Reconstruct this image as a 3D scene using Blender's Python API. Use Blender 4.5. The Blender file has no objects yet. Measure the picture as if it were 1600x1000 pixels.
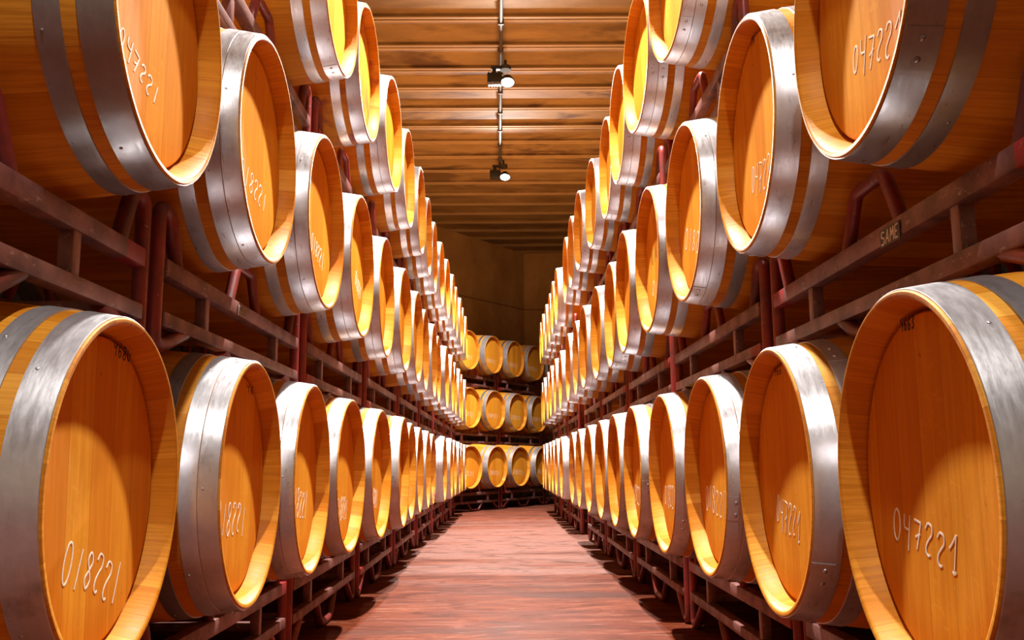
import bpy, bmesh, math, random
from mathutils import Vector, Matrix
PI = math.pi
rng = random.Random(11)
SC = bpy.context.scene
COL = SC.collection

# ------------------------------------------------------------------ camera
F_PX, PITCH, ROLL, YAW = 1416.9, 0.1574, 0.0084, -0.0100
def rot_world_to_cam():
    def yaw(v):
        c, s = math.cos(YAW), math.sin(YAW); return (c*v[0]+s*v[1], -s*v[0]+c*v[1], v[2])
    def pit(v):
        c, s = math.cos(PITCH), math.sin(PITCH); return (v[0], c*v[1]+s*v[2], -s*v[1]+c*v[2])
    def rol(v):
        c, s = math.cos(ROLL), math.sin(ROLL); return (c*v[0]-s*v[2], v[1], s*v[0]+c*v[2])
    cols = [rol(pit(yaw(e))) for e in ((1,0,0),(0,1,0),(0,0,1))]
    return Matrix([[cols[j][i] for j in range(3)] for i in range(3)])   # rows: cam right, forward, up
W2C = rot_world_to_cam()
cam = bpy.data.cameras.new('camera'); cam_o = bpy.data.objects.new('camera', cam); COL.objects.link(cam_o)
right, fwd, up = W2C[0], W2C[1], W2C[2]
cam_o.matrix_world = Matrix(((right[0], up[0], -fwd[0], 0), (right[1], up[1], -fwd[1], 0), (right[2], up[2], -fwd[2], 0), (0,0,0,1)))
cam.sensor_fit = 'HORIZONTAL'; cam.sensor_width = 36.0; cam.lens = 36.0*F_PX/1600.0
cam.clip_start = 0.02; cam.clip_end = 100
SC.camera = cam_o
def ray(px, py):
    return (right*((px-800)/F_PX) + fwd + up*((500-py)/F_PX))
def at_z(px, py, z):
    d = ray(px, py); return d*(z/d.z)
def at_y(px, py, y):
    d = ray(px, py); return d*(y/d.y)

SC.view_settings.view_transform = 'Standard'; SC.view_settings.look = 'None'
SC.view_settings.gamma = 1.0; SC.view_settings.use_curve_mapping = False
SC.view_settings.exposure = 0.2
cy = SC.cycles
cy.max_bounces = 8; cy.diffuse_bounces = 5; cy.glossy_bounces = 4
cy.sample_clamp_indirect = 6.0; cy.use_denoising = True
cy.caustics_reflective = False; cy.caustics_refractive = False

# ------------------------------------------------------------------ materials
class NT:
    def __init__(s, name):
        s.m = bpy.data.materials.new(name); s.m.use_nodes = True
        s.t = s.m.node_tree; s.t.nodes.clear()
        s.out = s.t.nodes.new('ShaderNodeOutputMaterial')
        s.b = s.t.nodes.new('ShaderNodeBsdfPrincipled')
        s.t.links.new(s.b.outputs[0], s.out.inputs[0])
        s._obj = None
    def n(s, typ, **kw):
        nd = s.t.nodes.new(typ)
        for k, v in kw.items(): setattr(nd, k, v)
        return nd
    def put(s, sock, v):
        if isinstance(v, bpy.types.NodeSocket): s.t.links.new(v, sock)
        elif v is not None: sock.default_value = v
    def obj(s):
        if s._obj is None: s._obj = s.n('ShaderNodeTexCoord').outputs['Object']
        return s._obj
    def sep(s, v):
        nd = s.n('ShaderNodeSeparateXYZ'); s.put(nd.inputs[0], v); return nd.outputs
    def comb(s, x, y, z):
        nd = s.n('ShaderNodeCombineXYZ')
        for i, v in enumerate((x, y, z)): s.put(nd.inputs[i], v)
        return nd.outputs[0]
    def math(s, op, a, b=None, c=None, clamp=False):
        nd = s.n('ShaderNodeMath', operation=op); nd.use_clamp = clamp
        s.put(nd.inputs[0], a)
        if b is not None: s.put(nd.inputs[1], b)
        if c is not None: s.put(nd.inputs[2], c)
        return nd.outputs[0]
    def scale(s, v, sc):
        nd = s.n('ShaderNodeVectorMath', operation='MULTIPLY'); s.put(nd.inputs[0], v); nd.inputs[1].default_value = sc
        return nd.outputs[0]
    def add(s, v, w):
        nd = s.n('ShaderNodeVectorMath', operation='ADD'); s.put(nd.inputs[0], v); s.put(nd.inputs[1], w)
        return nd.outputs[0]
    def noise(s, v, scale=1.0, detail=3.0, rough=0.55, dist=0.0):
        nd = s.n('ShaderNodeTexNoise'); s.put(nd.inputs['Vector'], v)
        nd.inputs['Scale'].default_value = scale; nd.inputs['Detail'].default_value = detail
        nd.inputs['Roughness'].default_value = rough; nd.inputs['Distortion'].default_value = dist
        return nd.outputs['Fac']
    def white(s, v):
        nd = s.n('ShaderNodeTexWhiteNoise', noise_dimensions='1D'); s.put(nd.inputs['W'], v)
        return nd.outputs['Value']
    def ramp(s, v, stops, interp='LINEAR'):
        nd = s.n('ShaderNodeValToRGB'); s.put(nd.inputs[0], v)
        cr = nd.color_ramp; cr.interpolation = interp
        while len(cr.elements) > 1: cr.elements.remove(cr.elements[-1])
        for i, (p, c) in enumerate(stops):
            e = cr.elements[0] if i == 0 else cr.elements.new(p)
            e.position = p; e.color = (c, c, c, 1) if not isinstance(c, (tuple, list)) else (*c, 1)
        return nd.outputs[0]
    def mix(s, f, a, b, blend='MIX'):
        nd = s.n('ShaderNodeMix', data_type='RGBA', blend_type=blend)
        s.put(nd.inputs[0], f)
        for i, v in ((6, a), (7, b)):
            if isinstance(v, (tuple, list)): v = (*v, 1) if len(v) == 3 else v
            s.put(nd.inputs[i], v)
        return nd.outputs[2]
    def rnd(s):
        return s.n('ShaderNodeObjectInfo').outputs['Random']
    def bump(s, h, strength=0.2, dist=0.002):
        nd = s.n('ShaderNodeBump'); nd.inputs['Strength'].default_value = strength; nd.inputs['Distance'].default_value = dist
        s.put(nd.inputs['Height'], h); s.t.links.new(nd.outputs[0], s.b.inputs['Normal'])
    def set(s, **kw):
        for k, v in kw.items(): s.put(s.b.inputs[k.replace('_', ' ')], v if not (isinstance(v, tuple) and len(v) == 3) else (*v, 1))

OAK_A, OAK_B, OAK_C = (0.78, 0.36, 0.040), (0.57, 0.205, 0.014), (0.88, 0.49, 0.095)
def wine_stain(nt, col, amount):
    P = nt.obj()
    st = nt.ramp(nt.noise(nt.scale(P, (5, 5, 1.6)), 1.6, 3, 0.6), [(0.50, 0.0), (0.66, amount)])
    return nt.mix(st, col, (0.22, 0.03, 0.07))

def oak_staves(name, stain=0.0):
    nt = NT(name); P = nt.obj(); x, y, z = nt.sep(P)[:3]
    r = nt.rnd()
    ang = nt.math('ARCTAN2', y, z)
    u = nt.math('MULTIPLY_ADD', ang, 27/(2*PI), 30.0)
    wob = nt.white(nt.math('FLOOR', u))
    sid = nt.math('ADD', nt.math('FLOOR', u), nt.math('MULTIPLY', r, 57.0))
    tint = nt.white(sid)
    fr = nt.math('FRACT', u)
    joint = nt.math('LESS_THAN', nt.math('ABSOLUTE', nt.math('SUBTRACT', fr, 0.5)), 0.492)   # 0 on the joint
    gv = nt.comb(nt.math('MULTIPLY', x, 3.0), nt.math('MULTIPLY', ang, 26.0), nt.math('ADD', nt.math('MULTIPLY', sid, 3.7), nt.math('MULTIPLY', nt.math('SQRT', nt.math('ADD', nt.math('MULTIPLY', y, y), nt.math('MULTIPLY', z, z))), 14.0)))
    g = nt.noise(gv, 1.6, 5, 0.6, 0.4)
    g2 = nt.noise(nt.scale(P, (9, 9, 9)), 1.0, 3, 0.6)
    col = nt.mix(tint, OAK_B, OAK_A)
    col = nt.mix(nt.ramp(g, [(0.35, 0.55), (0.62, 0.0)]), col, (0.40, 0.125, 0.008))
    col = nt.mix(nt.ramp(nt.white(nt.math('ADD', sid, 0.37)), [(0.7, 0.0), (1.0, 0.45)]), col, OAK_C)
    col = nt.mix(nt.ramp(g2, [(0.60, 0.0), (0.78, 0.35)]), col, (0.32, 0.10, 0.008))
    col = nt.mix(nt.math('MULTIPLY', nt.math('SUBTRACT', 1.0, joint), 0.45), col, (0.20, 0.06, 0.006))
    col = nt.mix(nt.ramp(r, [(0.0, 0.0), (1.0, 0.22)]), col, (0.45, 0.145, 0.008))
    if stain: col = wine_stain(nt, col, stain)
    nt.set(Base_Color=col, Roughness=nt.ramp(g, [(0.3, 0.42), (0.7, 0.55)]), Specular_IOR_Level=0.10)
    nt.bump(nt.math('ADD', g, nt.math('MULTIPLY', joint, 0.6)), 0.25, 0.0015)
    return nt.m

def oak_head(name, stain=0.0):
    nt = NT(name); P = nt.obj(); x, y, z = nt.sep(P)[:3]
    r = nt.rnd()
    off = nt.math('MULTIPLY', r, 9.7)
    u = nt.math('MULTIPLY_ADD', y, 11.5, off)
    bend = nt.math('MULTIPLY', nt.math('SINE', nt.math('MULTIPLY', nt.math('FLOOR', u), 12.9)), 0.22)
    pid = nt.math('ADD', nt.math('FLOOR', nt.math('ADD', u, 20.0)), nt.math('MULTIPLY', r, 41.0))
    fr = nt.math('FRACT', nt.math('ADD', u, 20.0))
    seam = nt.math('GREATER_THAN', nt.math('ABSOLUTE', nt.math('SUBTRACT', fr, 0.5)), 0.492)
    tint = nt.white(pid)
    gv = nt.comb(nt.math('MULTIPLY', pid, 5.1), nt.math('MULTIPLY', y, 46.0), nt.math('MULTIPLY_ADD', z, 2.6, nt.math('MULTIPLY', pid, 2.3)))
    g = nt.noise(gv, 1.7, 5, 0.62, 0.5)
    cath = nt.noise(nt.comb(nt.math('MULTIPLY', pid, 2.1), nt.math('MULTIPLY', y, 15.0), nt.math('MULTIPLY', z, 1.6)), 1.4, 2, 0.5, 1.2)
    rays = nt.noise(nt.comb(pid, nt.math('MULTIPLY_ADD', z, 14.0, nt.math('MULTIPLY', y, 26.0)), nt.math('MULTIPLY', z, 34.0)), 1.5, 2, 0.5, 0.8)
    col = nt.mix(tint, (0.74, 0.275, 0.022), (0.90, 0.425, 0.040))
    col = nt.mix(nt.ramp(g, [(0.38, 0.34), (0.60, 0.0)]), col, (0.52, 0.16, 0.008))
    col = nt.mix(nt.ramp(cath, [(0.42, 0.0), (0.5, 0.22), (0.58, 0.0)]), col, (0.58, 0.19, 0.01))
    col = nt.mix(nt.math('MULTIPLY', nt.ramp(rays, [(0.60, 0.0), (0.68, 0.5)]), nt.math('GREATER_THAN', tint, 0.55)), col, (0.90, 0.43, 0.045))
    col = nt.mix(nt.math('MULTIPLY', seam, 0.55), col, (0.22, 0.07, 0.006))
    spots = nt.noise(nt.scale(P, (60, 60, 40)), 1.0, 1, 0.4)
    col = nt.mix(nt.ramp(spots, [(0.76, 0.0), (0.80, 0.7)]), col, (0.10, 0.035, 0.01))
    col = nt.mix(nt.ramp(r, [(0.0, 0.0), (1.0, 0.22)]), col, (0.64, 0.20, 0.01))
    if stain: col = wine_stain(nt, col, stain)
    nt.set(Base_Color=col, Roughness=0.68, Specular_IOR_Level=0.06)
    nt.bump(nt.math('SUBTRACT', g, nt.math('MULTIPLY', seam, 0.8)), 0.2, 0.0012)
    return nt.m

def hoop_steel(name, tone):
    nt = NT(name); P = nt.obj(); x, y, z = nt.sep(P)[:3]
    ang = nt.math('ARCTAN2', y, z); r = nt.rnd()
    band = nt.noise(nt.comb(nt.math('MULTIPLY', x, 60.0), nt.math('MULTIPLY', ang, 3.0), nt.math('MULTIPLY', r, 20.0)), 2.0, 4, 0.65)
    spang = nt.noise(nt.add(nt.scale(P, (70, 70, 70)), nt.comb(r, r, r)), 1.0, 2, 0.5)
    dirt = nt.noise(nt.add(nt.scale(P, (10, 10, 10)), nt.comb(nt.math('MULTIPLY', r, 30.0), 0.0, 0.0)), 1.0, 4, 0.65)
    col = nt.mix(band, tuple(c*0.80 for c in tone), tone)
    col = nt.mix(nt.ramp(spang, [(0.45, 0.0), (0.7, 0.25)]), col, tuple(min(1, c*1.2) for c in tone))
    col = nt.mix(nt.ramp(dirt, [(0.60, 0.0), (0.74, 0.55)]), col, (0.16, 0.13, 0.115))
    col = nt.mix(nt.ramp(nt.white(r), [(0.6, 0.0), (1.0, 0.35)]), col, (0.24, 0.225, 0.23))
    nt.set(Base_Color=col, Metallic=0.66, Roughness=nt.ramp(band, [(0.3, 0.26), (0.7, 0.40)]))
    nt.bump(nt.math('ADD', band, spang), 0.12, 0.001)
    return nt.m

def painted_steel(name, base, dark, chip, chips, red_ends=False):
    nt = NT(name); P = nt.obj()
    a = nt.noise(nt.scale(P, (8, 8, 8)), 1.0, 5, 0.65)
    b = nt.noise(nt.scale(P, (60, 22, 60)), 1.0, 4, 0.7)
    col = nt.mix(nt.ramp(a, [(0.38, 0.0), (0.62, 1.0)]), base, dark)
    if red_ends:      # fresh red lead at the ends of some rails
        y = nt.sep(P)[1]
        ends = nt.math('MULTIPLY', nt.math('GREATER_THAN', nt.math('ABSOLUTE', y), 0.545), nt.math('GREATER_THAN', nt.rnd(), 0.6))
        col = nt.mix(ends, col, (0.26, 0.016, 0.016))
    col = nt.mix(nt.ramp(b, [(chips, 0.0), (chips+0.07, 0.8)]), col, chip)
    nt.set(Base_Color=col, Roughness=nt.ramp(a, [(0.3, 0.34), (0.7, 0.55)]), Specular_IOR_Level=0.5)
    nt.bump(b, 0.25, 0.001)
    return nt.m

def plain(name, col, rough=0.6, metal=0.0, emit=None, noise=0.0):
    nt = NT(name)
    c = col
    if noise:
        g = nt.noise(nt.scale(nt.obj(), (160, 160, 160)), 1.0, 2, 0.6)
        c = nt.mix(nt.ramp(g, [(0.35, 0.0), (0.65, noise)]), col, tuple(v*0.45 for v in col))
    nt.set(Base_Color=c, Roughness=rough, Metallic=metal)
    if emit:
        nt.set(Emission_Color=(1.0, 0.93, 0.85), Emission_Strength=emit)
        nt.m.cycles.emission_sampling = 'NONE'
    return nt.m

def floor_mat():
    nt = NT('stained_concrete_floor'); P = nt.obj()
    a = nt.noise(nt.scale(P, (1.4, 2.4, 1)), 1.3, 7, 0.68, 0.9)
    b = nt.noise(nt.scale(P, (2.0, 6.0, 1)), 1.5, 8, 0.70, 1.4)
    c = nt.noise(nt.scale(P, (0.45, 2.4, 1)), 1.0, 5, 0.6, 0.4)
    d = nt.noise(nt.scale(P, (22, 46, 1)), 1.0, 5, 0.68)
    e = nt.noise(nt.scale(P, (5.0, 1.4, 1)), 1.3, 5, 0.6, 1.6)
    f = nt.noise(nt.scale(P, (2.6, 17.0, 1)), 1.2, 7, 0.72, 0.8)
    x, y, z = nt.sep(P)[:3]
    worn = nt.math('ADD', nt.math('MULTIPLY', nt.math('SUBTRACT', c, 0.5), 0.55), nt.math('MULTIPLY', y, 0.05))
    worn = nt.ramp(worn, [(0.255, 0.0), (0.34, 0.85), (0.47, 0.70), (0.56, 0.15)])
    col = nt.mix(nt.ramp(a, [(0.36, 0.0), (0.62, 1.0)]), (0.085, 0.014, 0.005), (0.150, 0.038, 0.019))
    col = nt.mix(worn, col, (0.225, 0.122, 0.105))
    col = nt.mix(nt.ramp(b, [(0.53, 0.0), (0.60, 0.55)]), col, (0.215, 0.070, 0.040))
    col = nt.mix(nt.ramp(b, [(0.38, 0.80), (0.47, 0.0)]), col, (0.055, 0.012, 0.005))
    col = nt.mix(nt.ramp(f, [(0.59, 0.0), (0.67, 0.50)]), col, (0.32, 0.175, 0.125))
    col = nt.mix(nt.ramp(f, [(0.34, 0.75), (0.43, 0.0)]), col, (0.042, 0.011, 0.006))
    col = nt.mix(nt.ramp(c, [(0.36, 0.70), (0.45, 0.0)]), col, (0.055, 0.022, 0.017))
    col = nt.mix(nt.ramp(d, [(0.58, 0.0), (0.72, 0.45)]), col, (0.07, 0.022, 0.012))
    nt.set(Base_Color=col, Roughness=nt.ramp(a, [(0.3, 0.46), (0.7, 0.66)]), Specular_IOR_Level=0.02)
    nt.bump(nt.math('ADD', b, nt.math('MULTIPLY', d, 0.4)), 0.2, 0.003)
    return nt.m

def ceiling_mat():
    nt = NT('stained_concrete_ceiling'); P = nt.obj(); x, y, z = nt.sep(P)[:3]
    a = nt.noise(nt.scale(P, (0.8, 2.2, 1)), 1.8, 5, 0.62, 0.4)
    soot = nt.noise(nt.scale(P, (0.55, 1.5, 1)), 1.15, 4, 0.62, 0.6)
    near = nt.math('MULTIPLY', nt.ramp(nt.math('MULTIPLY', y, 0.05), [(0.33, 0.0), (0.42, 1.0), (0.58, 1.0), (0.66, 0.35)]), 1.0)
    fine = nt.noise(nt.scale(P, (6, 16, 4)), 1.0, 4, 0.6)
    col = nt.mix(nt.ramp(a, [(0.33, 0.0), (0.66, 1.0)]), (0.185, 0.113, 0.044), (0.31, 0.205, 0.09))
    col = nt.mix(nt.ramp(fine, [(0.55, 0.0), (0.72, 0.35)]), col, (0.30, 0.16, 0.07))
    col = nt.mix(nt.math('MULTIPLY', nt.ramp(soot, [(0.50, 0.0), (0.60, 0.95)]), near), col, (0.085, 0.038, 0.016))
    col = nt.mix(nt.math('MULTIPLY', nt.math('LESS_THAN', z, 3.975), 0.6), col, (0.48, 0.35, 0.205))  # joint lips coloured lighter to imitate lamp light catching them
    nt.set(Base_Color=col, Roughness=0.8)
    nt.bump(fine, 0.25, 0.004)
    return nt.m

def wall_mat(name, c0, c1):
    nt = NT(name); P = nt.obj(); x, y, z = nt.sep(P)[:3]
    a = nt.noise(nt.scale(P, (1.2, 1.2, 0.8)), 1.5, 5, 0.62, 0.3)
    fine = nt.noise(nt.scale(P, (9, 9, 9)), 1.0, 4, 0.6)
    seam = nt.math('LESS_THAN', nt.math('ABSOLUTE', nt.math('SUBTRACT', nt.math('FRACT', nt.math('MULTIPLY', nt.math('ADD', z, 0.85), 0.4)), 0.5)), 0.005)
    col = nt.mix(nt.ramp(a, [(0.33, 0.0), (0.66, 1.0)]), c0, c1)
    col = nt.mix(nt.ramp(fine, [(0.55, 0.0), (0.75, 0.3)]), col, (0.22, 0.13, 0.06))
    col = nt.mix(nt.math('MULTIPLY', seam, 0.7), col, (0.12, 0.07, 0.03))
    nt.set(Base_Color=col, Roughness=0.85)
    nt.bump(fine, 0.2, 0.004)
    return nt.m

M = {}
M['staves'] = oak_staves('oak_staves'); M['head'] = oak_head('oak_head')
M['staves_wine'] = oak_staves('wine_splashed_oak_staves', 0.75); M['head_wine'] = oak_head('wine_splashed_oak_head', 0.7)
M['hoop'] = hoop_steel('galvanised_hoop_steel', (0.60, 0.605, 0.65))
M['hoop_dull'] = hoop_steel('weathered_hoop_steel', (0.31, 0.31, 0.325))
M['rack'] = painted_steel('oxide_red_rack_steel', (0.25, 0.105, 0.098), (0.10, 0.038, 0.034), (0.40, 0.27, 0.24), 0.60, True)
M['rack_tube'] = painted_steel('oxide_red_rack_tube', (0.27, 0.030, 0.028), (0.10, 0.022, 0.020), (0.42, 0.24, 0.20), 0.66)
M['floor'] = floor_mat(); M['ceiling'] = ceiling_mat(); M['wall'] = wall_mat('cellar_concrete_wall', (0.40, 0.26, 0.12), (0.56, 0.38, 0.20)); M['wall_dark'] = wall_mat('shade_darkened_concrete_wall', (0.05, 0.034, 0.022), (0.10, 0.07, 0.045))  # side walls' colour darkened to cut bounce and hold shade behind racks
M['chalk'] = plain('white_chalk', (0.95, 0.90, 0.80), 0.9, noise=0.35)
M['ink'] = plain('black_marker', (0.025, 0.012, 0.008), 0.7)
M['black'] = plain('black_lamp_housing', (0.018, 0.017, 0.018), 0.45)
M['conduit'] = plain('grey_conduit_steel', (0.045, 0.034, 0.026), 0.7, 0.0)
M['lens'] = plain('lit_lamp_lens', (1, 1, 1), 0.3, emit=60.0)
M['plate'] = plain('worn_white_paint', (0.52, 0.45, 0.40), 0.7, noise=0.6)

# ------------------------------------------------------------------ mesh helpers
def mesh_of(name, bm, mat, smooth=True):
    bmesh.ops.recalc_face_normals(bm, faces=bm.faces)
    me = bpy.data.meshes.new(name); bm.to_mesh(me); bm.free()
    if mat: me.materials.append(mat)
    if smooth:
        for p in me.polygons: p.use_smooth = True
        me.set_sharp_from_angle(angle=math.radians(35))
    return me
def link(name, me, parent=None, loc=(0,0,0), rot=(0,0,0)):
    o = bpy.data.objects.new(name, me); COL.objects.link(o)
    o.location = loc; o.rotation_euler = rot
    if parent: o.parent = parent
    return o
def thing(name, label, cat, loc, rz=0.0, group=None):
    o = bpy.data.objects.new(name, None); COL.objects.link(o)
    o.empty_display_size = 0.1; o.location = loc; o.rotation_euler = (0, 0, rz)
    o['label'] = label; o['category'] = cat
    if group: o['group'] = group
    return o
def lathe_x(bm, prof, n=96, close=False):
    """revolve (x, r) profile about the X axis"""
    rings = []
    for x, r in prof:
        if r < 1e-6: rings.append([bm.verts.new((x, 0, 0))])
        else: rings.append([bm.verts.new((x, r*math.sin(2*PI*k/n), r*math.cos(2*PI*k/n))) for k in range(n)])
    pairs = list(zip(rings, rings[1:]))
    if close: pairs.append((rings[-1], rings[0]))
    for a, b in pairs:
        for k in range(n):
            k2 = (k+1) % n
            if len(a) == 1 and len(b) == 1: continue
            if len(a) == 1: bm.faces.new((a[0], b[k], b[k2]))
            elif len(b) == 1: bm.faces.new((a[k], b[0], a[k2]))
            else: bm.faces.new((a[k], b[k], b[k2], a[k2]))
def box(bm, lo, hi, bevel=0.0):
    vs = [bm.verts.new((x, y, z)) for x in (lo[0], hi[0]) for y in (lo[1], hi[1]) for z in (lo[2], hi[2])]
    fs = [(0,1,3,2),(4,6,7,5),(0,4,5,1),(2,3,7,6),(0,2,6,4),(1,5,7,3)]
    faces = [bm.faces.new([vs[i] for i in f]) for f in fs]
    if bevel:
        es = list({e for f in faces for e in f.edges})
        bmesh.ops.bevel(bm, geom=es, offset=bevel, segments=2, profile=0.5, affect='EDGES')
def catmull(pts, sub=6):
    if len(pts) < 3: return [Vector(p) for p in pts]
    P = [Vector(p) for p in pts]; out = []
    Q = [P[0]*2-P[1]] + P + [P[-1]*2-P[-2]]
    for i in range(1, len(Q)-2):
        p0, p1, p2, p3 = Q[i-1:i+3]
        for k in range(sub):
            t = k/sub
            out.append(0.5*((2*p1)+(p2-p0)*t+(2*p0-5*p1+4*p2-p3)*t*t+(3*p1-p0-3*p2+p3)*t*t*t))
    out.append(P[-1]); return out
def fillet(pts, rad, seg=6):
    """polyline with rounded corners"""
    P = [Vector(p) for p in pts]; out = [P[0]]
    for a, b, c in zip(P, P[1:], P[2:]):
        u, v = (a-b), (c-b)
        r = min(rad, u.length*0.49, v.length*0.49)
        p, q = b+u.normalized()*r, b+v.normalized()*r
        for k in range(seg+1):
            t = k/seg; out.append(p*(1-t)**2 + b*2*t*(1-t) + q*t*t)
    out.append(P[-1]); return out
def tube(bm, pts, r, n=12, flat=None):
    P = [Vector(p) for p in pts]; rings = []
    prev = None
    for i, p in enumerate(P):
        d = (P[min(i+1, len(P)-1)] - P[max(i-1, 0)])
        if d.length < 1e-9: continue
        d.normalize()
        if prev is None:
            ref = Vector((0,0,1)) if abs(d.z) < 0.9 else Vector((1,0,0))
            s = d.cross(ref).normalized()
        else:
            s = (prev - d*prev.dot(d)).normalized()
        prev = s; t = d.cross(s)
        rings.append([bm.verts.new(p + s*(r*math.cos(2*PI*k/n)) + t*(r*math.sin(2*PI*k/n))) for k in range(n)])
    for a, b in zip(rings, rings[1:]):
        for k in range(n): bm.faces.new((a[k], a[(k+1)%n], b[(k+1)%n], b[k]))
    bm.faces.new(rings[0]); bm.faces.new(rings[-1][::-1])

# ------------------------------------------------------------------ the room
Z_FLOOR, Z_CEIL = -0.640, 4.0
def structure(name, bm, mat, smooth=False):
    o = link(name, mesh_of(name, bm, mat, smooth)); o['kind'] = 'structure'; return o
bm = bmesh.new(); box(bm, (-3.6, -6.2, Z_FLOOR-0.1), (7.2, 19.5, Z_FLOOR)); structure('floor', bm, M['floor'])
# ceiling of long planks across the aisle, twin raised lips at each joint
bm = bmesh.new()
joints = [at_z(783, py, Z_CEIL).y for py in (25, 69, 105, 135, 167, 195, 219, 242, 264, 283)]
STEP = (joints[-1]-joints[0])/9
ys = [joints[0]-STEP*k for k in range(1, 26) if joints[0]-STEP*k > -6] + joints + [joints[-1]+STEP*k for k in range(1, 16)]
ys.sort()
box(bm, (-3.6, -6.2, Z_CEIL), (7.2, 19.5, Z_CEIL+0.15))
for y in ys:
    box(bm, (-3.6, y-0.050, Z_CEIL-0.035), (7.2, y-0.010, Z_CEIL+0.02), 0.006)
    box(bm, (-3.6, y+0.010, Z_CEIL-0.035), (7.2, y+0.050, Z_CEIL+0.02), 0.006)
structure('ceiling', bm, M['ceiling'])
pA = at_z(690, 356, Z_CEIL); pB = at_z(818, 396, Z_CEIL)
def wall(name, a, b, t=0.15, side=1, mat='wall'):
    a, b = Vector((a[0], a[1], 0)), Vector((b[0], b[1], 0)); d = (b-a).normalized(); nrm = Vector((-d.y, d.x, 0))*t*side
    bm = bmesh.new()
    vs = [bm.verts.new((p.x, p.y, z)) for z in (Z_FLOOR-0.05, Z_CEIL+0.05) for p in (a, b, b+nrm, a+nrm)]
    for f in ((0,1,2,3),(7,6,5,4),(0,4,5,1),(1,5,6,2),(2,6,7,3),(3,7,4,0)): bm.faces.new([vs[i] for i in f])
    return structure(name, bm, M[mat])
dAB = (Vector((pB.x, pB.y)) - Vector((pA.x, pA.y))).normalized()
tl = (-2.0 - pB.x)/dAB.x
pL = (pB.x + dAB.x*tl, pB.y + dAB.y*tl)
wall('wall_left', (-2.0, -6.0), (-2.0, pL[1]), mat='wall_dark')  # unseen wall pulled in behind the racks to keep their gaps dark
wall('wall_end', pL, (pB.x, pB.y))
wall('wall_far', (pB.x, pB.y), (7.0, pB.y-0.3))
wall('wall_right', (2.0, 13.4), (2.0, -6.0), mat='wall_dark')  # likewise moved in close, shading the gaps on this side
wall('wall_side', (7.0, pB.y-0.3), (7.0, 13.4))
wall('wall_return', (7.0, 13.4), (2.0, 13.4))
wall('wall_back', (2.0, -6.0), (-2.0, -6.0))

# ------------------------------------------------------------------ barrels
LEN, R_END, R_BULGE = 0.95, 0.2865, 0.328
HL = LEN/2
def prof_r(x):                       # outer wood radius; x measured from the middle
    return R_BULGE - (R_BULGE-R_END)*(abs(x)/HL)**2
CHIME, R_HEAD, R_LIP = 0.041, 0.2605, 0.2745
def staves_mesh():
    bm = bmesh.new(); prof = []
    def end(s):                      # from the head recess out over the chime to the outer edge
        return [(s*(HL-CHIME-0.016), R_HEAD+0.0005), (s*(HL-CHIME-0.010), R_HEAD+0.003), (s*(HL-CHIME), R_HEAD+0.0035), (s*(HL-0.004), R_LIP), (s*(HL-0.001), R_LIP+0.0025),
                (s*HL, R_LIP+0.005), (s*HL, R_END-0.002), (s*(HL-0.002), R_END)]
    prof += end(1)
    nseg = 22
    for i in range(1, nseg):
        x = HL - LEN*i/nseg; prof.append((x, prof_r(x)))
    prof += end(-1)[::-1]
    lathe_x(bm, prof, 112, close=False)
    return mesh_of('staves', bm, M['staves'])
def head_mesh():
    bm = bmesh.new(); x = HL-CHIME
    lathe_x(bm, [(x, 0), (x, 0.09), (x, 0.18), (x, R_HEAD-0.012), (x-0.001, R_HEAD-0.0065), (x-0.005, R_HEAD-0.0035), (x-0.013, R_HEAD-0.002), (x-0.016, R_HEAD-0.01), (x-0.016, 0)], 112)
    return mesh_of('head', bm, M['head'])
def hoop_mesh(x0, x1, lap):
    """steel band between axial positions x0 > x1 with a riveted lap joint and fixing pins"""
    bm = bmesh.new(); th = 0.0022; n = 6
    xs = [x0 + (x1-x0)*i/n for i in range(n+1)]
    out = [(x, prof_r(x)+th) for x in xs]
    # a straight cone: linear between the two edges
    r0, r1 = out[0][1], out[-1][1]
    outer = [(x0, r0-0.0007), (x0-0.0006*(1 if x0 > x1 else -1), r0)] + [(x, r0+(r1-r0)*i/n) for i, x in enumerate(xs)][1:-1] + [(x1, r1), (x1, r1-0.0007)]
    inner = [(x1, r1-th-0.0006), (x0, r0-th-0.0006)]
    lathe_x(bm, outer+inner, 128, close=True)
    if lap is not None:
        # overlapping end of the band and its rivets
        a0, a1 = lap-0.11, lap+0.11
        k = 10
        rows = []
        for i in range(k+1):
            a = a0+(a1-a0)*i/k
            rows.append([bm.verts.new((x, (r+0.0016)*math.sin(a), (r+0.0016)*math.cos(a))) for x, r in ((x0, r0), ((x0+x1)/2, (r0+r1)/2), (x1, r1))] +
                        [bm.verts.new((x, (r-0.001)*math.sin(a), (r-0.001)*math.cos(a))) for x, r in ((x1, r1), (x0, r0))])
        for p, q in zip(rows, rows[1:]):
            for j in range(5): bm.faces.new((p[j], p[(j+1)%5], q[(j+1)%5], q[j]))
        bm.faces.new(rows[0]); bm.faces.new(rows[-1][::-1])
        for da in (-0.055, 0.055):
            rivet(bm, (x0+x1)/2, (r0+r1)/2+0.0016, lap+da, 0.0052)
        for da in (1.35, -1.9, 2.7):
            rivet(bm, x0+(x1-x0)*0.75, r0+(r1-r0)*0.75, lap+da, 0.0032)
    return mesh_of('hoop', bm, M['hoop'])
def rivet(bm, x, r, a, s):
    m = Matrix.Translation((x, r*math.sin(a), r*math.cos(a))) @ Matrix.Rotation(-a, 4, 'X') @ Matrix.Diagonal((1, 1, 0.55, 1))
    bmesh.ops.create_uvsphere(bm, u_segments=10, v_segments=6, radius=s, matrix=m)
STAVES, HEAD = staves_mesh(), head_mesh()
def H(a, b, lap=None): return hoop_mesh(HL-a, HL-b, lap)
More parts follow.
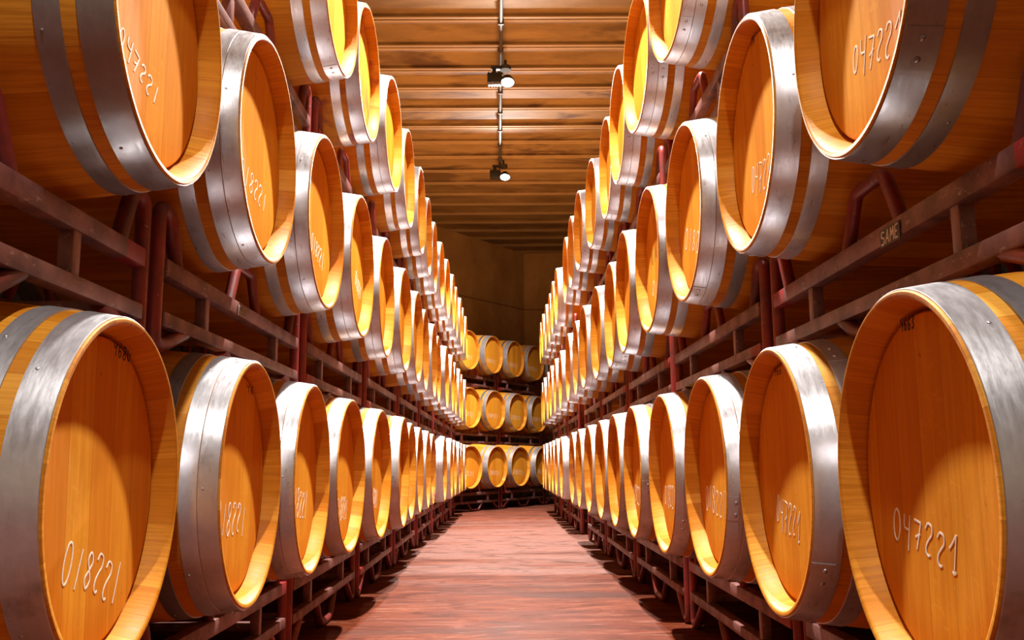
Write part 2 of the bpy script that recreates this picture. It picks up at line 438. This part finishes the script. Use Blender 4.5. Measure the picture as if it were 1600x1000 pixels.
# single wide chime band + quarter band, or the two-band chime + quarter band
WIDE = [('head_hoop', H(0.0035, 0.056, 2.6)), ('quarter_hoop', H(0.080, 0.118, 1.2))]
TWIN = [('head_hoop', H(0.0035, 0.043, 2.6)), ('neck_hoop', H(0.0445, 0.080, 1.9)), ('quarter_hoop', H(0.108, 0.143, 1.2))]
REAR_W = [('head_hoop', hoop_mesh(-HL+0.0035, -HL+0.056, None)), ('quarter_hoop', hoop_mesh(-HL+0.080, -HL+0.118, None))]
REAR_T = [('head_hoop', hoop_mesh(-HL+0.0035, -HL+0.043, None)), ('neck_hoop', hoop_mesh(-HL+0.0445, -HL+0.080, None)), ('quarter_hoop', hoop_mesh(-HL+0.108, -HL+0.143, None))]

# writing ---------------------------------------------------------------
def ell(cx, cy, rx, ry, a0=0.0, a1=2*PI, n=12):
    return [(cx+rx*math.sin(a0+(a1-a0)*i/n), cy+ry*math.cos(a0+(a1-a0)*i/n)) for i in range(n+1)]
GL = {
 '0': [ell(0.45, 0.5, 0.36, 0.48)],
 '1': [[(0.62, 1.0), (0.42, 0.0)]],
 'i': [[(0.12, 0.62), (0.40, 0.80), (0.72, 1.05)], [(0.72, 1.05), (0.58, 0.02)], [(0.40, 0.06), (0.58, 0.02), (0.74, 0.10)]],
 '8': [[(0.55, 0.52), (0.82, 0.76), (0.50, 1.0), (0.20, 0.78), (0.50, 0.52), (0.78, 0.24), (0.42, 0.0), (0.12, 0.24), (0.50, 0.50)]],
 '2': [[(0.12, 0.82), (0.36, 1.0), (0.76, 0.93), (0.78, 0.70), (0.46, 0.50), (0.22, 0.30), (0.20, 0.10), (0.44, 0.0), (0.62, 0.06)]],
 '7': [[(0.05, 0.98), (0.85, 0.94)], [(0.85, 0.94), (0.42, 0.0)], [(0.22, 0.40), (0.78, 0.56)]],
 '4': [[(0.12, 1.0), (0.16, 0.60), (0.72, 0.56)], [(0.78, 1.04), (0.66, -0.10)]],
 '5': [[(0.86, 0.98), (0.22, 0.98), (0.18, 0.56), (0.60, 0.60), (0.82, 0.30), (0.55, 0.02), (0.12, 0.08)]],
 '6': [[(0.66, 1.0), (0.26, 0.62), (0.18, 0.24), (0.44, 0.0), (0.74, 0.20), (0.58, 0.46), (0.22, 0.34)]],
 '3': [[(0.16, 0.92), (0.56, 1.0), (0.70, 0.74), (0.38, 0.54), (0.76, 0.34), (0.56, 0.02), (0.12, 0.08)]],
 '9': [[(0.72, 0.70), (0.44, 0.56), (0.22, 0.78), (0.48, 1.0), (0.74, 0.76), (0.66, 0.30), (0.40, 0.0)]],
 't': [[(0.45, 1.0), (0.40, 0.1), (0.66, 0.05)], [(0.12, 0.66), (0.76, 0.70)]],
 'S': [[(0.86, 0.90), (0.22, 0.96), (0.14, 0.60), (0.80, 0.46), (0.74, 0.06), (0.10, 0.06)]],
 'A': [[(0.05, 0.0), (0.55, 1.0)], [(0.55, 1.0), (0.85, 0.0)], [(0.26, 0.36), (0.74, 0.36)]],
 'M': [[(0.05, 0.0), (0.20, 1.0)], [(0.20, 1.0), (0.50, 0.40)], [(0.50, 0.40), (0.90, 1.0)], [(0.90, 1.0), (0.95, 0.0)]],
 'E': [[(0.85, 1.0), (0.15, 1.0)], [(0.15, 1.0), (0.12, 0.0)], [(0.12, 0.0), (0.85, 0.0)], [(0.13, 0.5), (0.70, 0.5)]],
 '~': [[(0.1, 0.2), (0.3, 0.9), (0.4, 0.3), (0.6, 1.0), (0.7, 0.2), (0.95, 0.7)]],
}
def writing(name, text, x, cy, cz, w, h, tilt, rad, mat, slant=0.0, jit=0.05, seed=0):
    """pen strokes on the plane x; advance w per glyph, height h; tilt turns the line of writing"""
    rg = random.Random(seed); bm = bmesh.new(); n = len(text)
    ct, st = math.cos(tilt), math.sin(tilt)
    for i, ch in enumerate(text):
        if ch == ' ': continue
        dy, dz, sc = rg.uniform(-jit, jit)*h, rg.uniform(-jit, jit)*h, 1+rg.uniform(-jit, jit)*1.6
        for st_ in GL[ch]:
            v0 = len(bm.verts)
            pts = []
            for gx, gy in st_:
                a = (i - n/2 + 0.5 + (gx-0.5)*0.82*sc)*w + (gy-0.5)*h*slant
                b = (gy-0.5)*h*sc + dz
                pts.append((x, cy + a*ct - b*st, cz + a*st + b*ct))
            tube(bm, catmull(pts, 4), rad, 6)
            bm.verts.ensure_lookup_table()
            for v in bm.verts[v0:]: v.co.x = x + (v.co.x-x)*0.22
    return mesh_of(name, bm, mat)

XH = HL-CHIME+0.0003
MARKS = {}
def mark(kind, text, cy, cz, w, h, tilt, seed=0):
    key = (kind, text, cy, cz, w, h, tilt, seed)
    if key not in MARKS:
        if kind == 'chalk': MARKS[key] = writing('chalk_number', text, XH, cy, cz, w, h, tilt, 0.0021, M['chalk'], 0.06, 0.07, seed)
        else: MARKS[key] = writing('ink_number', text, XH, cy, cz, w, h, tilt, 0.0015, M['ink'], 0.05, 0.05, seed)
    return MARKS[key]

def barrel(label, group, loc, rz, style='WIDE', roll=None, dull=False, wine=False, marks=()):
    """loc: point on the rack under the middle of the barrel's axis (lowest point of the bulge)"""
    t = thing('wine_barrel', label, 'barrel', loc, rz, group)
    c = (0, 0, R_BULGE)
    s = link('staves', STAVES, t, c, (rng.uniform(0, 2*PI), 0, 0))
    hd = link('head', HEAD, t, c, (rng.uniform(-0.05, 0.05), 0, 0))
    if wine:
        for o, k in ((s, 'staves_wine'), (hd, 'head_wine')):
            o.material_slots[0].link = 'OBJECT'; o.material_slots[0].material = M[k]
    front, rear = (WIDE, REAR_W) if style == 'WIDE' else (TWIN, REAR_T)
    for nm, me in front + rear:
        h = link(nm, me, t, c, (rng.uniform(-0.9, 0.9), 0, 0))
        if dull or (nm == 'quarter_hoop' and rng.random() < 0.45):
            h.material_slots[0].link = 'OBJECT'; h.material_slots[0].material = M['hoop_dull']
    for m in marks:
        link('chalk_number' if m[0] == 'chalk' else 'ink_number', mark(*m), t, c)
    return t

# ------------------------------------------------------------------ racks
# heights are relative to the axis of the barrels the rack carries; origin at the foot of the rack, front rail at x = RX
FOOT = -0.602
RX0, RX1 = HL-0.17, -HL+0.17          # front and rear frame
def zz(h): return h - FOOT
def rack_meshes(width, foot_h=FOOT):
    hw = width/2; q = width/4
    D = {}
    def sq(x, z0, z1, d=0.036):
        bm = bmesh.new(); box(bm, (x-d/2, -hw+0.045, zz(z0)), (x+d/2, hw-0.045, zz(z1)), 0.004); return mesh_of('rail', bm, M['rack'])
    D['upper'] = sq(0, -0.386, -0.346); D['lower'] = sq(0, -0.497, -0.464)
    def strut():
        bm = bmesh.new(); box(bm, (-0.014, -0.015, zz(-0.466)), (0.014, 0.015, zz(-0.384)), 0.003); return mesh_of('strut', bm, M['rack'])
    D['strut'] = strut()
    R = 0.0165
    def cane(s):
        # end post: foot loop below the lower rail, straight post, rounded top bent in towards the barrel
        bm = bmesh.new(); y0 = s*(hw-0.027)
        pts = [(0, y0-s*0.185, zz(-0.490)), (0, y0-s*0.050, zz(foot_h)+R), (0, y0-s*0.002, zz(foot_h)+R), (0, y0, zz(foot_h+0.05)), (0, y0, zz(-0.232)), (0, y0-s*0.062, zz(-0.232)), (0, y0-s*0.118, zz(-0.352))]
        tube(bm, fillet(pts, 0.045, 7), R, 12); return mesh_of('end_post', bm, M['rack_tube'])
    D['cane'] = [cane(1), cane(-1)]
    def bridge():
        bm = bmesh.new()
        tube(bm, fillet([(0, -0.135, zz(-0.350)), (0, -0.072, zz(-0.236)), (0, 0.072, zz(-0.236)), (0, 0.135, zz(-0.350))], 0.02, 5), 0.0145, 12)
        return mesh_of('cradle', bm, M['rack_tube'])
    D['bridge'] = bridge()
    def foot():
        bm = bmesh.new()
        tube(bm, fillet([(0, -0.185, zz(-0.492)), (0, -0.10, zz(foot_h)+R), (0, 0.10, zz(foot_h)+R), (0, 0.185, zz(-0.492))], 0.035, 6), R, 12)
        return mesh_of('foot', bm, M['rack_tube'])
    D['foot'] = foot()
    def cross():
        bm = bmesh.new(); box(bm, (RX1+0.018, -0.016, zz(-0.494)), (RX0-0.018, 0.016, zz(-0.468)), 0.003); return mesh_of('cross_bar', bm, M['rack'])
    D['cross'] = cross()
    return D
RACKS = {}
def rack(label, group, loc, rz, width, ybar, foot_h=FOOT):
    k = round(width, 2)
    if (k, foot_h) not in RACKS: RACKS[(k, foot_h)] = rack_meshes(k, foot_h)
    D = RACKS[(k, foot_h)]
    t = thing('barrel_rack', label, 'rack', loc, rz, group)
    for x in (RX0, RX1):
        link('upper_rail', D['upper'], t, (x, 0, 0)); link('lower_rail', D['lower'], t, (x, 0, 0))
        for yb in ybar: link('strut', D['strut'], t, (x, yb, 0))
        for c in D['cane']: link('end_post', c, t, (x, 0, 0))
        if len(ybar) > 1:
            link('cradle', D['bridge'], t, (x, 0, 0)); link('foot', D['foot'], t, (x, 0, 0))
    for s in (-1, 1): link('cross_bar', D['cross'], t, (0, s*(k/2-0.10), 0))
    return t

# ------------------------------------------------------------------ rows (fitted positions)
A = {'L': (0.607, -0.0096), 'R': (0.597, -0.0063)}
HZ = {1: -0.0383, 2: 0.7986, 3: 1.6639}
ROWS = {
 ('L',1): [(1.535,-.040,.036),(2.197,-.008,.023),(2.853,-.008,.018),(3.521,-.006,-.02),(4.204,.012,-.02),(4.89,.032,.012),(5.571,-.003,.004),(6.255,-.02,.013),(6.94,-.028,.016),(7.627,-.05,.001),
           (8.31,-.005,0),(8.985,.012,.006),(9.66,.004,-.005),(10.335,.010,.004),(11.01,.0,.0),(11.69,.006,.005)],
 ('L',2): [(1.569,-.003,.023),(2.242,-.007,.007),(2.94,-.001,-.012),(3.622,.005,-.008),(4.317,.009,.002),(5.013,.018,-.009),(5.703,.018,-.011),
           (6.385,.0,.004),(7.055,.004,.0),(7.735,-.018,.004),(8.415,.004,-.006),(9.09,.012,.004),(9.765,.0,.0),(10.435,.008,.004),(11.11,-.004,.0),(11.79,.006,.003)],
 ('L',3): [(3.026,.014,-.028),(3.697,.007,-.016),(4.424,.018,-.03),(5.155,.014,-.009),(5.846,.017,-.004),(6.543,.003,.004),(7.224,-.01,.008),(7.898,-.004,-.01),(8.581,.0,-.02),
           (9.28,.008,.0),(9.96,.0,.005),(10.64,.01,-.004),(11.32,.0,.006),(12.0,.004,.0)],
 ('R',1): [(1.335,.010,.04),(2.016,0,.02),(2.705,-.006,.005),(3.395,-.003,.003),(4.091,.004,.008),(4.777,-.001,.006),(5.464,-.005,0),(6.151,-.003,-.007),
           (6.84,.0,.004),(7.53,-.004,-.006),(8.75,.0,.006),(9.44,.004,.0),(10.13,.0,.005),(10.82,-.004,-.004),(11.51,.005,.004),(12.2,.0,.0)],
 ('R',2): [(1.437,.005,.032),(2.146,-.011,.015),(2.843,-.001,-.001),(3.528,.004,-.004),(4.218,.006,.015),(4.895,-.015,.014),(5.577,-.01,-.012),(6.269,.004,-.011),
           (6.95,.0,.004),(7.63,.006,.0),(8.82,-.01,.0),(9.5,.0,.008),(10.19,.006,-.005),(10.9,.0,.0),(11.6,.01,.004),(12.3,.0,.004)],
 ('R',3): [(2.904,.009,-.05),(3.61,.012,-.04),(4.312,-.002,-.005),(4.981,-.021,-.005),(5.694,-.01,-.03),(6.389,.011,-.028),(7.07,.012,-.005),(7.754,.006,-.002),
           (9.015,.004,-.008),(9.69,.004,.004),(10.4,-.004,.0),(11.12,.0,.006),(11.85,.006,.0),(12.56,.0,.004)],
}
ORD = ['first','second','third','fourth','fifth','sixth','seventh','eighth','ninth','tenth','eleventh','twelfth','thirteenth','fourteenth','fifteenth','sixteenth']
LEVEL = {1: 'bottom', 2: 'middle', 3: 'top'}; SIDE = {'L': 'left', 'R': 'right'}
C_L, C_R = '018221', '0472 21'.replace(' ', '')
# writing seen on the heads: kind, text, centre of first and last glyph in the photograph, glyph height in pixels
MK = {
 ('L',1,0): [('chalk','018221',(106,884),(182,908),62),('ink','4680',(181,545),(202,555),22)],
 ('L',1,1): [('chalk','018221',(342,808),(380,812),50),('ink','46',(388,606),(394,609),12)],
 ('L',1,2): [('chalk','018221',(457,784),(478,790),42)],
 ('L',1,3): [('chalk','018221',(528,793),(541,797),34)],
 ('L',1,4): [('chalk','018221',(581,775),(589,780),28)],
 ('L',2,0): [('chalk','047221',(191,60),(243,150),34)],
 ('L',2,1): [('chalk','018221',(379,262),(413,316),34),('ink','468',(421,110),(424,122),13)],
 ('L',2,2): [('chalk','018221',(488,378),(504,408),30)],
 ('L',2,3): [('chalk','018221',(556,436),(563,458),24)],
 ('R',1,0): [('chalk','04722i',(1402,822),(1490,866),52),('ink','4663',(1409,508),(1426,503),21)],
 ('R',1,1): [('chalk','04722i',(1216,797),(1248,822),50),('ink','466',(1211,580),(1219,577),14)],
 ('R',1,2): [('chalk','018221',(1105,776),(1132,792),40)],
 ('R',1,3): [('chalk','018221',(1040,772),(1054,782),34)],
 ('R',1,4): [('chalk','018221',(990,770),(1000,776),28)],
 ('R',2,0): [('chalk','04722i',(1337,96),(1403,52),52)],
 ('R',2,1): [('chalk','04722i',(1177,280),(1207,262),48),('ink','746',(1174,66),(1178,60),14)],
 ('R',2,2): [('chalk','0182',(1073,374),(1090,378),36)],
 ('R',2,3): [('ink','~~',(1019,408),(1025,396),34),('chalk','018',(1021,452),(1029,452),26)],
}
HEAD_X = HL-CHIME+0.0004
def fit_mark(m, cx, cyy, cz, rz, seed):
    """turn the two picture points into a spot on the head of the barrel standing there"""
    kind, text, p0, p1, hp = m
    nrm = Vector((math.cos(rz), math.sin(rz), 0)); o = Vector((cx, cyy, cz)) + nrm*HEAD_X
    tv = Vector((-math.sin(rz), math.cos(rz), 0))
    def hit(px, py):
        d = ray(px, py); q = d*(o.dot(nrm)/d.dot(nrm)) - o
        return q.dot(tv), q.z
    a, b = hit(*p0), hit(*p1); n = max(len(text)-1, 1)
    mx, my = (p0[0]+p1[0])/2, (p0[1]+p1[1])/2
    h = abs(hit(mx, my-hp/2)[1]-hit(mx, my+hp/2)[1])
    return (kind, text, (a[0]+b[0])/2, (a[1]+b[1])/2, math.hypot(b[0]-a[0], b[1]-a[1])/n, h, math.atan2(b[1]-a[1], b[0]-a[0]), seed)
STYLE = {('L',1,0):'WIDE',('L',1,4):'WIDE',('L',2,0):'WIDE',('L',3,0):'WIDE',('L',3,1):'WIDE',('R',1,0):'WIDE',('R',1,2):'TWIN',('R',2,0):'WIDE',('R',2,1):'WIDE',('L',1,3):'WIDE',
         ('L',1,1):'TWIN',('L',1,2):'TWIN',('L',2,1):'TWIN',('L',2,2):'TWIN',('L',2,3):'TWIN',('L',2,4):'TWIN',('R',1,1):'WIDE',('R',2,2):'TWIN',('R',2,3):'WIDE',('R',3,0):'TWIN',('R',3,1):'TWIN',('R',3,2):'TWIN'}
WINE = {('L',1,9),('L',1,13),('R',1,9),('L',3,1),('L',2,15),('L',1,10)}
DULL = {('L',2,0),('R',2,0)}
FIRST = {('L',1): 0, ('L',2): 0, ('L',3): 0, ('R',1): 1, ('R',2): 1, ('R',3): 1}   # parity: last index of the first pair
for (sd, row), lst in ROWS.items():
    sgn = -1 if sd == 'L' else 1
    pos = []
    for i, (y, dx, rot) in enumerate(lst):
        a0, ax = A[sd]
        xr = sgn*(a0 + ax*y - dx)                        # rim plane
        rz = rot if sgn < 0 else PI - rot
        d = Vector((math.cos(rz), math.sin(rz)))         # the way the head faces
        cx, cyy = xr - d.x*HL, y - d.y*HL
        pos.append((cx, cyy, rz, y))
        key = (sd, row, i)
        look = 'oak wine barrel'
        if key in MK:
            txt = [m for m in MK[key] if m[0] == 'chalk']
            look = 'oak barrel with chalk digits ' if txt else 'oak barrel'
        elif key in WINE: look = 'wine-splashed oak barrel'
        look = look.strip()
        lab = f"{look}, {ORD[i]} from the front, {LEVEL[row]} row along the aisle's {SIDE[sd]} side"
        barrel(lab, f'barrels in the {LEVEL[row]} row on the {SIDE[sd]} of the aisle', (cx, cyy, HZ[row]-R_BULGE), rz,
               STYLE.get(key, 'TWIN' if rng.random() < 0.5 else 'WIDE'), dull=key in DULL, wine=key in WINE,
               marks=[fit_mark(m, cx, cyy, HZ[row], rz, 7*i+j+row) for j, m in enumerate(MK.get(key, ()))])
    # racks, two barrels each
    i0 = FIRST[(sd, row)]
    groups = []
    i = 0
    first = [0] if i0 == 0 else [0, 1]
    groups.append(first); i = len(first)
    while i < len(lst):
        if i+1 < len(lst) and lst[i+1][0]-lst[i][0] < 0.9: groups.append([i, i+1]); i += 2
        else: groups.append([i]); i += 1
    a0, ax = A[sd]
    for gi, g in enumerate(groups):
        if len(g) == 2: ym = (lst[g[0]][0]+lst[g[1]][0])/2; offs = [lst[j][0]-ym for j in g]
        elif g[0] == 0: ym = lst[0][0]-0.345; offs = [-0.345, 0.345]
        else: ym = lst[g[0]][0]; offs = [0.0]
        rz = 0.0 if sgn < 0 else PI
        xm = sgn*(a0 + ax*ym + HL)
        what = ' and '.join(ORD[j] for j in g)
        lab = f"red-brown steel rack under the {what} barrel{'s' if len(g) > 1 else ''} in the {SIDE[sd]} side's {LEVEL[row]} row"
        rack(lab, f'steel barrel racks of the {LEVEL[row]} row on the {SIDE[sd]}', (xm, ym, HZ[row]+FOOT), rz, 1.37 if len(offs) > 1 else 0.685,
             offs if sgn < 0 else [-o for o in offs], FOOT if row == 1 else -0.552)

# racks and barrels closing the aisle, set on the slant
ANG = math.atan2(-0.49, 0.872)                            # heads face this way
u = Vector((0.49, 0.872)).normalized(); fd = Vector((u.y, -u.x))
END = {1: [(-.435,12.42)], 2: [(-.46,13.0)], 3: [(-.49,13.25)]}
for row in (1, 2, 3):
    x0, y0 = END[row][0]
    for i in range(5):
        p = Vector((x0, y0)) + u*0.71*i
        c = p - fd*HL
        tilt = rng.uniform(-.03, .03)
        mk = [('chalk', '200t21', -.02, -.085 if row < 3 else -.10, .050, .065, -.05, 30+i % 3)] if i < 4 else []
        lab = f"oak barrel, {ORD[i]} from left in the {LEVEL[row]} row across the aisle's far end"
        barrel(lab, f'barrels in the {LEVEL[row]} row across the far end', (c.x, c.y, HZ[row]-R_BULGE), ANG+tilt, 'WIDE' if (i+row) % 3 == 0 else 'TWIN', marks=mk)
    for g in range(2):
        p = Vector((x0, y0)) + u*0.71*(2*g+0.5) - fd*HL
        what = ('first', 'second') if g == 0 else ('third', 'fourth')
        rack(f"dark red steel rack under {what[0]} and {what[1]} barrels in the far end's {LEVEL[row]} row", 'racks across the far end',
             (p.x, p.y, HZ[row]+FOOT), ANG, 1.40, [-0.355, 0.355], FOOT if row == 1 else -0.525)
    p = Vector((x0, y0)) + u*0.71*4.0 - fd*HL
    rack(f"dark red steel rack under the fifth barrel in the far end's {LEVEL[row]} row", 'racks across the far end', (p.x, p.y, HZ[row]+FOOT), ANG, 0.70, [0.0], FOOT if row == 1 else -0.525)

# ------------------------------------------------------------------ painted plates on the rails
def plate(label, px, py, sgn, w, h, text, sc, cat='sticker'):
    d = ray(px, py)
    a0, ax = A['L' if sgn < 0 else 'R']
    yr = 0.74/abs(d.x)*d.y
    xr = sgn*(a0 + ax*yr + 0.152 - 0.0020)
    p = d*(xr/d.x)
    o = thing('rail_sticker', label, cat, p, 0.0 if sgn < 0 else PI)
    bm = bmesh.new(); box(bm, (-0.0005, -w/2, -h/2), (0.0012, w/2, h/2)); link('backing', mesh_of('backing', bm, M['black'] if text == 'SAME' else M['plate']), o)
    link('lettering', writing('lettering', text, 0.0016, 0, 0, w/len(text)*0.92, h*0.72, 0.0, sc, M['chalk'] if text == 'SAME' else M['ink'], 0.12, 0.03, 5), o)
    return o
plate('black sticker with white SAME lettering on the upper right rail', 1391, 367, 1, 0.088, 0.035, 'SAME', 0.0020)
plate('worn white stencilled plate on the left upper rail below the second middle barrel', 378, 487, -1, 0.075, 0.028, '09520', 0.0014)

# ------------------------------------------------------------------ ceiling conduit and floodlights
Z_RUN = Z_CEIL-0.062
bm = bmesh.new()
q0, q1 = at_z(783, 8, Z_RUN), at_z(781, 262, Z_RUN)
tube(bm, [(q0.x-(q1.x-q0.x)/(q1.y-q0.y)*(q0.y+2.0), -2.0, Z_RUN), (q1.x, q1.y, Z_RUN)], 0.017, 12)
cd = link('electrical_conduit', mesh_of('electrical_conduit', bm, M['conduit']))
cd['label'] = 'grey electrical conduit running along the ceiling above the aisle'; cd['category'] = 'conduit'
for k, y in enumerate([v for v in ys if 1.5 < v < q1.y-0.1]):
    bm = bmesh.new(); box(bm, (-0.026, -0.014, -0.022), (0.026, 0.014, 0.028), 0.004)
    link('clip', mesh_of('clip', bm, M['conduit']), cd, (q0.x+(q1.x-q0.x)*(y-q0.y)/(q1.y-q0.y), y, Z_RUN))
def lamp_meshes():
    D = {}
    bm = bmesh.new(); box(bm, (-0.20, -0.055, -0.050), (-0.055, 0.055, 0.050), 0.008)
    for k in range(5): box(bm, (-0.19+0.028*k, -0.060, -0.052), (-0.180+0.028*k, 0.060, 0.054), 0.001)
    D['driver_box'] = mesh_of('driver_box', bm, M['black'])
    bm = bmesh.new()
    prof = [(0.030, 0.0), (0.030, 0.035), (0.020, 0.045), (-0.005, 0.060), (-0.040, 0.074), (-0.046, 0.074), (-0.046, 0.064), (-0.03, 0.058), (-0.03, 0.0)]
    n = 28; rings = []
    for z, r in prof:
        rings.append([bm.verts.new((0, 0, z))] if r == 0 else [bm.verts.new((r*math.cos(2*PI*k/n), r*math.sin(2*PI*k/n), z)) for k in range(n)])
    for a, b in zip(rings, rings[1:]):
        for k in range(n):
            k2 = (k+1) % n
            if len(a) == 1: bm.faces.new((a[0], b[k], b[k2]))
            elif len(b) == 1: bm.faces.new((a[k], b[0], a[k2]))
            else: bm.faces.new((a[k], b[k], b[k2], a[k2]))
    D['lamp_head'] = mesh_of('lamp_head', bm, M['black'])
    bm = bmesh.new(); bmesh.ops.create_uvsphere(bm, u_segments=24, v_segments=12, radius=0.058, matrix=Matrix.Translation((0, 0, -0.036)) @ Matrix.Diagonal((1, 1, 0.42, 1)))
    D['lens'] = mesh_of('lens', bm, M['lens'])
    bm = bmesh.new(); box(bm, (-0.152, -0.02, 0.045), (-0.112, 0.02, 0.115), 0.004); box(bm, (-0.165, -0.035, 0.108), (-0.055, 0.035, 0.128), 0.004)
    box(bm, (-0.06, -0.018, -0.02), (0.0, 0.018, 0.02), 0.004)
    D['bracket'] = mesh_of('bracket', bm, M['black'])
    bm = bmesh.new(); tube(bm, [(-0.02, 0, 0.095), (-0.02, 0, 0.135)], 0.055, 24); tube(bm, [(-0.02, 0, 0.135), (-0.02, 0, 0.20)], 0.014, 12)
    D['junction_box'] = mesh_of('junction_box', bm, M['conduit'])
    return D
LM = lamp_meshes()
ZL = Z_CEIL-0.235
y1 = at_z(792, 124, ZL).y; y2 = at_z(789, 273, ZL).y
LAMP_Y = [y1, y2, 3.75, -0.6]
LAMP_X = [at_z(793, 124, ZL).x, at_z(789, 273, ZL).x]
LAMP_LAB = ['lit black floodlight under the ceiling conduit, nearer of the two in view', 'lit black floodlight at the far end of the ceiling conduit',
            'lit black floodlight high over the front of the aisle, before the two others', 'lit black floodlight behind the first barrels']
POWER = 485.0
for k, y in enumerate(LAMP_Y):
    x = LAMP_X[k] if k < 2 else 0.07
    t = thing('floodlight', LAMP_LAB[k], 'lamp', (x, y, ZL), 0.0, 'floodlights along the ceiling conduit')
    for nm, me in LM.items(): link(nm, me, t, (0, 0, 0), (math.radians(-22), 0, 0) if nm in ('lamp_head', 'lens') else (0, 0, 0))
    ld = bpy.data.lights.new('floodlight_beam', 'AREA'); ld.energy = POWER*(0.42 if k == 3 else 1.0); ld.color = (1.0, 0.93, 0.85)
    ld.shape = 'DISK'; ld.size = 0.10
    lo = bpy.data.objects.new('floodlight_beam', ld); COL.objects.link(lo); lo.location = (0, -0.045, -0.105); lo.rotation_euler = (math.radians(-22), 0, 0); lo.parent = t

w = bpy.data.worlds.new('world'); SC.world = w; w.use_nodes = True
w.node_tree.nodes['Background'].inputs[0].default_value = (0.02, 0.015, 0.01, 1); w.node_tree.nodes['Background'].inputs[1].default_value = 1.0
